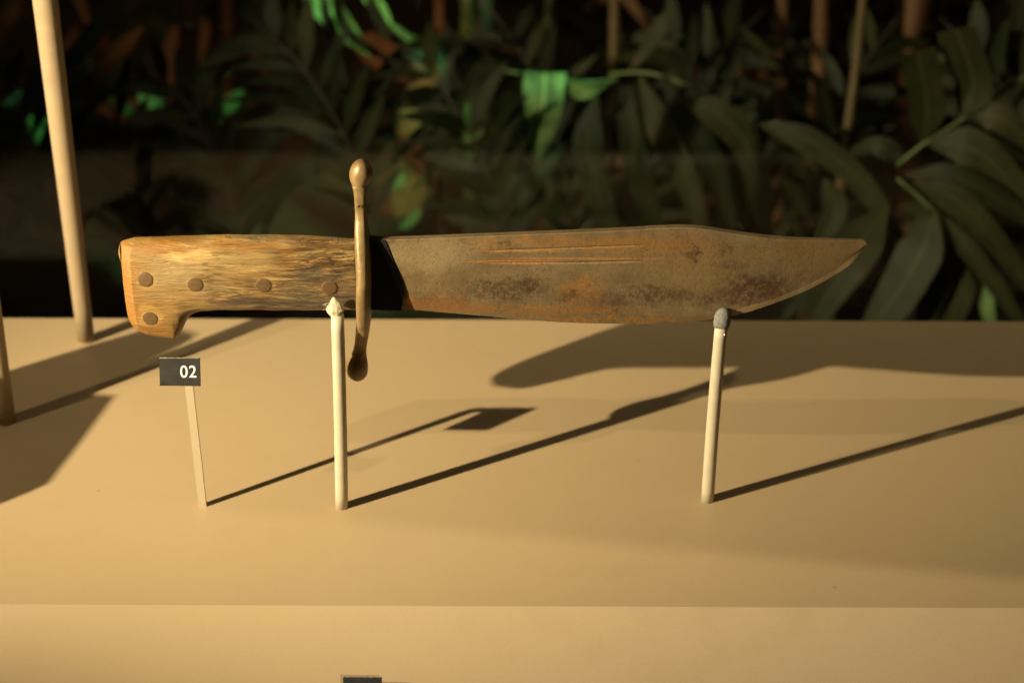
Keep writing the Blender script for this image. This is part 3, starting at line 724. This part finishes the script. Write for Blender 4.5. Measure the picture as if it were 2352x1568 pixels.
# canes
def cane(pts, r, mat, label):
    b = ony(*pts[-1]); e = empty('palm_cane', b); tag(e, label, 'cane', 'upright palm canes behind the glass')
    c = stem(e, pts, r, r*1.15, mat, 'culm', 12)
    P = catmull([ony(*p) for p in pts], 14)
    for k in (3, 7, 11):
        t = (P[k+1]-P[k-1]).normalized()*.002
        vs, fs = tube_geo([P[k]-t, P[k], P[k]+t], [r*1.08, r*1.28, r*1.08], 12); mesh('node_ring', vs, fs, CANE[mat], c)
cane([(1112, -120, 1.0), (1112, 200, 1.0), (1118, 420, .98), (1120, 800, .96)], .0095, 'dark', 'thick dark upright cane above the dark blade root, left of the green-lit leaf')
cane([(1068, -120, 1.05), (1072, 60, 1.05), (1075, 200, 1.05), (1085, 700, 1.05)], .0060, 'green', 'green-lit slender cane left of the thick dark cane')
cane([(1412, -120, .9), (1410, 150, .9), (1402, 400, .9), (1398, 800, .9)], .0055, 'tan', 'thin tan cane behind the hanging leaflets')
cane([(1890, -120, .95), (1882, 150, .95), (1862, 400, .95), (1850, 800, .95)], .0085, 'brown', 'reddish brown cane behind the arching right leaf')
cane([(1992, -120, .74), (1970, 120, .74), (1944, 320, .73), (1925, 480, .73), (1900, 800, .73)], .0045, 'tan', 'pale tan leaning cane crossing the arching right leaf')
cane([(1800, -120, 1.1), (1795, 150, 1.1), (1790, 400, 1.1), (1780, 800, 1.1)], .0070, 'brown', 'dim brown cane second to the left of the pale leaning cane')
cane([(2110, -120, 1.1), (2100, 150, 1.1), (2085, 400, 1.1), (2070, 800, 1.1)], .0240, 'brown', 'broad reddish brown trunk behind the upper right leaflets')
cane([(438, -120, .95), (432, 150, .95), (426, 400, .95), (420, 800, .95)], .0110, 'dark', 'dark upright cane above the antler handle')
cane([(522, -120, 1.15), (522, 150, 1.15), (524, 300, 1.15), (526, 800, 1.15)], .0075, 'brown', 'brown upright cane right of the dark cane above the handle')
cane([(1010, -120, 1.1), (1008, 150, 1.1), (1010, 400, 1.1), (1015, 800, 1.1)], .0060, 'brown', 'thin brown cane behind the brass guard, left of the green-lit cane')
cane([(1260, -120, 1.2), (1262, 150, 1.2), (1266, 400, 1.2), (1270, 800, 1.2)], .0050, 'green', 'thin cane rising behind the green-lit cut leaf')

# dry leaf litter and bark slabs on the bed
def slab(px, py, y, w, h, rot, label):
    p = ony(px, py, y); vs = []; N = 11; R = Matrix.Rotation(rot, 3, 'Y') @ Matrix.Rotation(-.5, 3, 'X')
    for s in (0, 1):
        for k in range(N):
            an = 2*math.pi*k/N; q = 1 + .25*noise.noise((k*1.7, px*.01, 3))
            vs.append(p + R @ Vector((w/2*q*math.cos(an), .012*s + .004*noise.noise((k*2., px*.1, s)), h/2*q*math.sin(an))))
    fs = [tuple(range(N)), tuple(range(N, 2*N))[::-1]] + [(k, N+k, N+(k+1) % N, (k+1) % N) for k in range(N)]
    o = mesh('bark_slab', vs, fs, M_BARK, origin=p, smooth=False); tag(o, label, 'bark', 'bark pieces on the planting bed')
def m_bark():
    n = NT('brown_bark'); a = n.noise(n.coord(scale=(30, 30, 12), rot=(0, .7, 0)), 1, 6, .65, .6)
    return n.pbr(n.ramp(a, [(.3, (.05, .024, .011)), (.55, (.15, .075, .033)), (.75, (.27, .16, .07))]), .85, normal=n.bump(a, .8, .01), spec=.2)
M_BARK = m_bark()
slab(985, 255, 1.10, .070, .11, .5, 'brown bark slab behind the top of the brass guard, right side')
slab(940, 400, 1.05, .075, .12, .6, 'brown bark slab just right of the upper guard ball')
slab(480, 225, 1.10, .13, .022, .05, 'long narrow brown bark strip above the antler handle')
slab(300, 250, 1.12, .10, .028, -.1, 'brown bark strip right of the tall tan pole')
slab(900, 130, 1.20, .10, .05, .4, 'brown bark piece under the green-lit leaves at the top')
slab(420, 120, 1.15, .05, .10, .6, 'brown bark piece leaning at the upper left')

# pinnate fronds filling the shade: many narrow leaflets along an arching stem
def frond(parent, pts, n, ln, w, mats, droop=.6, smat='dark'):
    P = catmull([Vector(p) for p in pts], n+2); r = stem(parent, pts, .0022, .0009, smat, 'frond_stem')
    for k in range(1, n+1):
        p = P[k]; t = k/(n+1); tan = P[k+1] - P[k-1]; tl = math.hypot(tan.x, tan.y) or 1; tx, ty = tan.x/tl, tan.y/tl
        for s in (-1, 1):
            L = ln*(1 - .45*abs(t-.45)*1.6)*random.uniform(.8, 1.15); a = random.uniform(.55, .95)
            dx = tx*math.cos(a) - s*ty*math.sin(a); dy = ty*math.cos(a) + s*tx*math.sin(a)
            y1 = p.z + random.uniform(-.05, .04)
            leaf(r, [(p.x, p.y, p.z), (p.x+dx*L*.5, p.y+dy*L*.5+droop*L*.06, (p.z+y1)/2), (p.x+dx*L, p.y+dy*L+droop*L*.38, y1)], w*random.uniform(.75, 1.2), random.choice(mats), random.uniform(-.7, .7), seg=10)
frond(D, [(880, 560, .70), (800, 330, .72), (690, 150, .74), (560, 30, .78)], 9, 250, 34, ['dark', 'dark', 'olive'])
frond(D, [(560, 620, .74), (520, 420, .76), (430, 240, .78), (300, 120, .82)], 8, 230, 36, ['dark', 'olive', 'dark'])
frond(G, [(1180, 620, .72), (1130, 420, .74), (1040, 240, .76), (920, 110, .80)], 9, 240, 36, ['dark', 'dark', 'olive'])
frond(G, [(1330, 620, .84), (1300, 400, .85), (1230, 180, .87), (1120, 10, .90)], 9, 230, 34, ['dark', 'olive'])
frond(B, [(1780, 640, .86), (1720, 420, .88), (1610, 190, .90), (1480, 20, .92)], 9, 250, 36, ['dark', 'dark', 'olive'])
frond(B, [(1400, 640, .90), (1480, 420, .92), (1600, 180, .94), (1760, 20, .96)], 9, 250, 34, ['dark', 'olive'])
frond(E_, [(160, 640, .72), (120, 460, .74), (60, 280, .76), (-60, 120, .8)], 8, 240, 38, ['dark', 'olive', 'dark'])
frond(E_, [(330, 660, .78), (330, 480, .8), (280, 300, .82), (180, 130, .84)], 8, 230, 34, ['dark', 'dark', 'olive'])
frond(A, [(1840, 640, .78), (1880, 420, .80), (1960, 190, .82), (2080, 20, .84)], 8, 230, 34, ['dark', 'dark', 'olive'])
frond(A, [(2420, 640, .72), (2380, 420, .74), (2300, 200, .76), (2160, 40, .80)], 8, 260, 46, ['dark', 'olive'])

# background filler leaves, deep in the dark, one plant per clump
for i, (px, y) in enumerate([(150, 1.25), (560, 1.3), (960, 1.35), (1400, 1.25), (1760, 1.3), (2200, 1.2)]):
    nm = ['left edge', 'dark cane above the handle', 'brass guard', 'hanging leaflets', 'pale leaning cane', 'upper right leaflets'][i]
    e = plant('very dim background palm deep in the dark behind the ' + nm, px, 300, y)
    for f in range(3):
        bx = px + random.uniform(-120, 120); by = random.uniform(300, 520)
        r = stem(e, [(bx, by+300, y), (bx, by, y), (bx+random.uniform(-80, 80), by-200, y), (bx+random.uniform(-200, 200), by-380, y)], .003, .0015, 'dark', 'frond_stem')
        for k in range(6):
            ly = by - 60*k; s = 1 if k % 2 else -1
            ln = random.uniform(120, 230)
            leaf(r, [(bx+s*5, ly, y), (bx+s*ln*.5, ly-random.uniform(10, 60), y-.03), (bx+s*ln, ly+random.uniform(0, 110), y-.05)], random.uniform(30, 56), random.choice(['dark', 'dark', 'olive', 'brown']), random.uniform(-.5, .5), seg=10)

# green accent lamps among the plants (their glow is visible on the leaves)
def accent(px, py, y, dx, dz, dy, power, ang, color=GREEN):
    t = ony(px, py, y); p = t + Vector((dx, dy, dz)); spot('accent_lamp', p, t, power, color, ang, .5, .006)
accent(1270, 175, .785, .05, .32, -.06, 6.5, 18)
accent(1345, 200, .78, .08, .30, -.08, 5, 12)
accent(820, 50, .93, -.02, .30, -.14, 14, 34, (.35, 1, .36))
accent(1072, 70, 1.05, .12, .25, -.20, 9, 16)
accent(352, 250, .91, .10, .28, -.14, 4, 14)
accent(540, 230, .92, .05, .26, -.14, 5, 14)
accent(100, 310, .86, -.10, .22, -.12, 8, 14)
accent(925, 418, .86, .05, .28, -.12, 5, 12)
accent(945, 512, .86, .05, .30, -.12, 4, 10)

AMBER = (1, .52, .22)
accent(960, 300, 1.08, .05, .5, -.35, 5, 30, AMBER)
accent(400, 230, 1.1, .1, .5, -.35, 2, 40, AMBER)
accent(900, 120, 1.2, .1, .4, -.3, 3, 30, AMBER)

bl = bpy.data.lights.new('planting_fill', 'AREA'); bl.size = .6; bl.energy = .9; bl.spread = math.radians(80); bl.color = (1, .80, .48)  # unseen fill added above the bed to lift the dark foliage
bo = bpy.data.objects.new('planting_fill', bl); COL.objects.link(bo); bo.location = (-.1, .66, 1.10); bo.rotation_euler = (math.radians(26), 0, 0)

# unseen flap added before the front lamp: its edge cuts that lamp's light across the deck
LF = Vector((.30, -1.6, .95))
e0 = onz(-300, 1099); e1 = onz(2700, 1360); vs = []
a = e0 + (LF-e0)*.62; b = e1 + (LF-e1)*.62; u = (b-a).normalized(); w_ = (LF-a).cross(u).normalized()
if w_.z < 0: w_ = -w_
th = (LF-a).normalized()*.004
a -= u*.1; b += u*.1
vs = [a, b, b + w_*.36, a + w_*.36] + [p + th for p in (a, b, b + w_*.36, a + w_*.36)]
hb = mesh('added_light_flap', vs, [(0, 1, 2, 3), (4, 7, 6, 5), (0, 4, 5, 1), (1, 5, 6, 2), (2, 6, 7, 3), (3, 7, 4, 0)], M_WALL, smooth=False)
tag(hb, kind='structure')
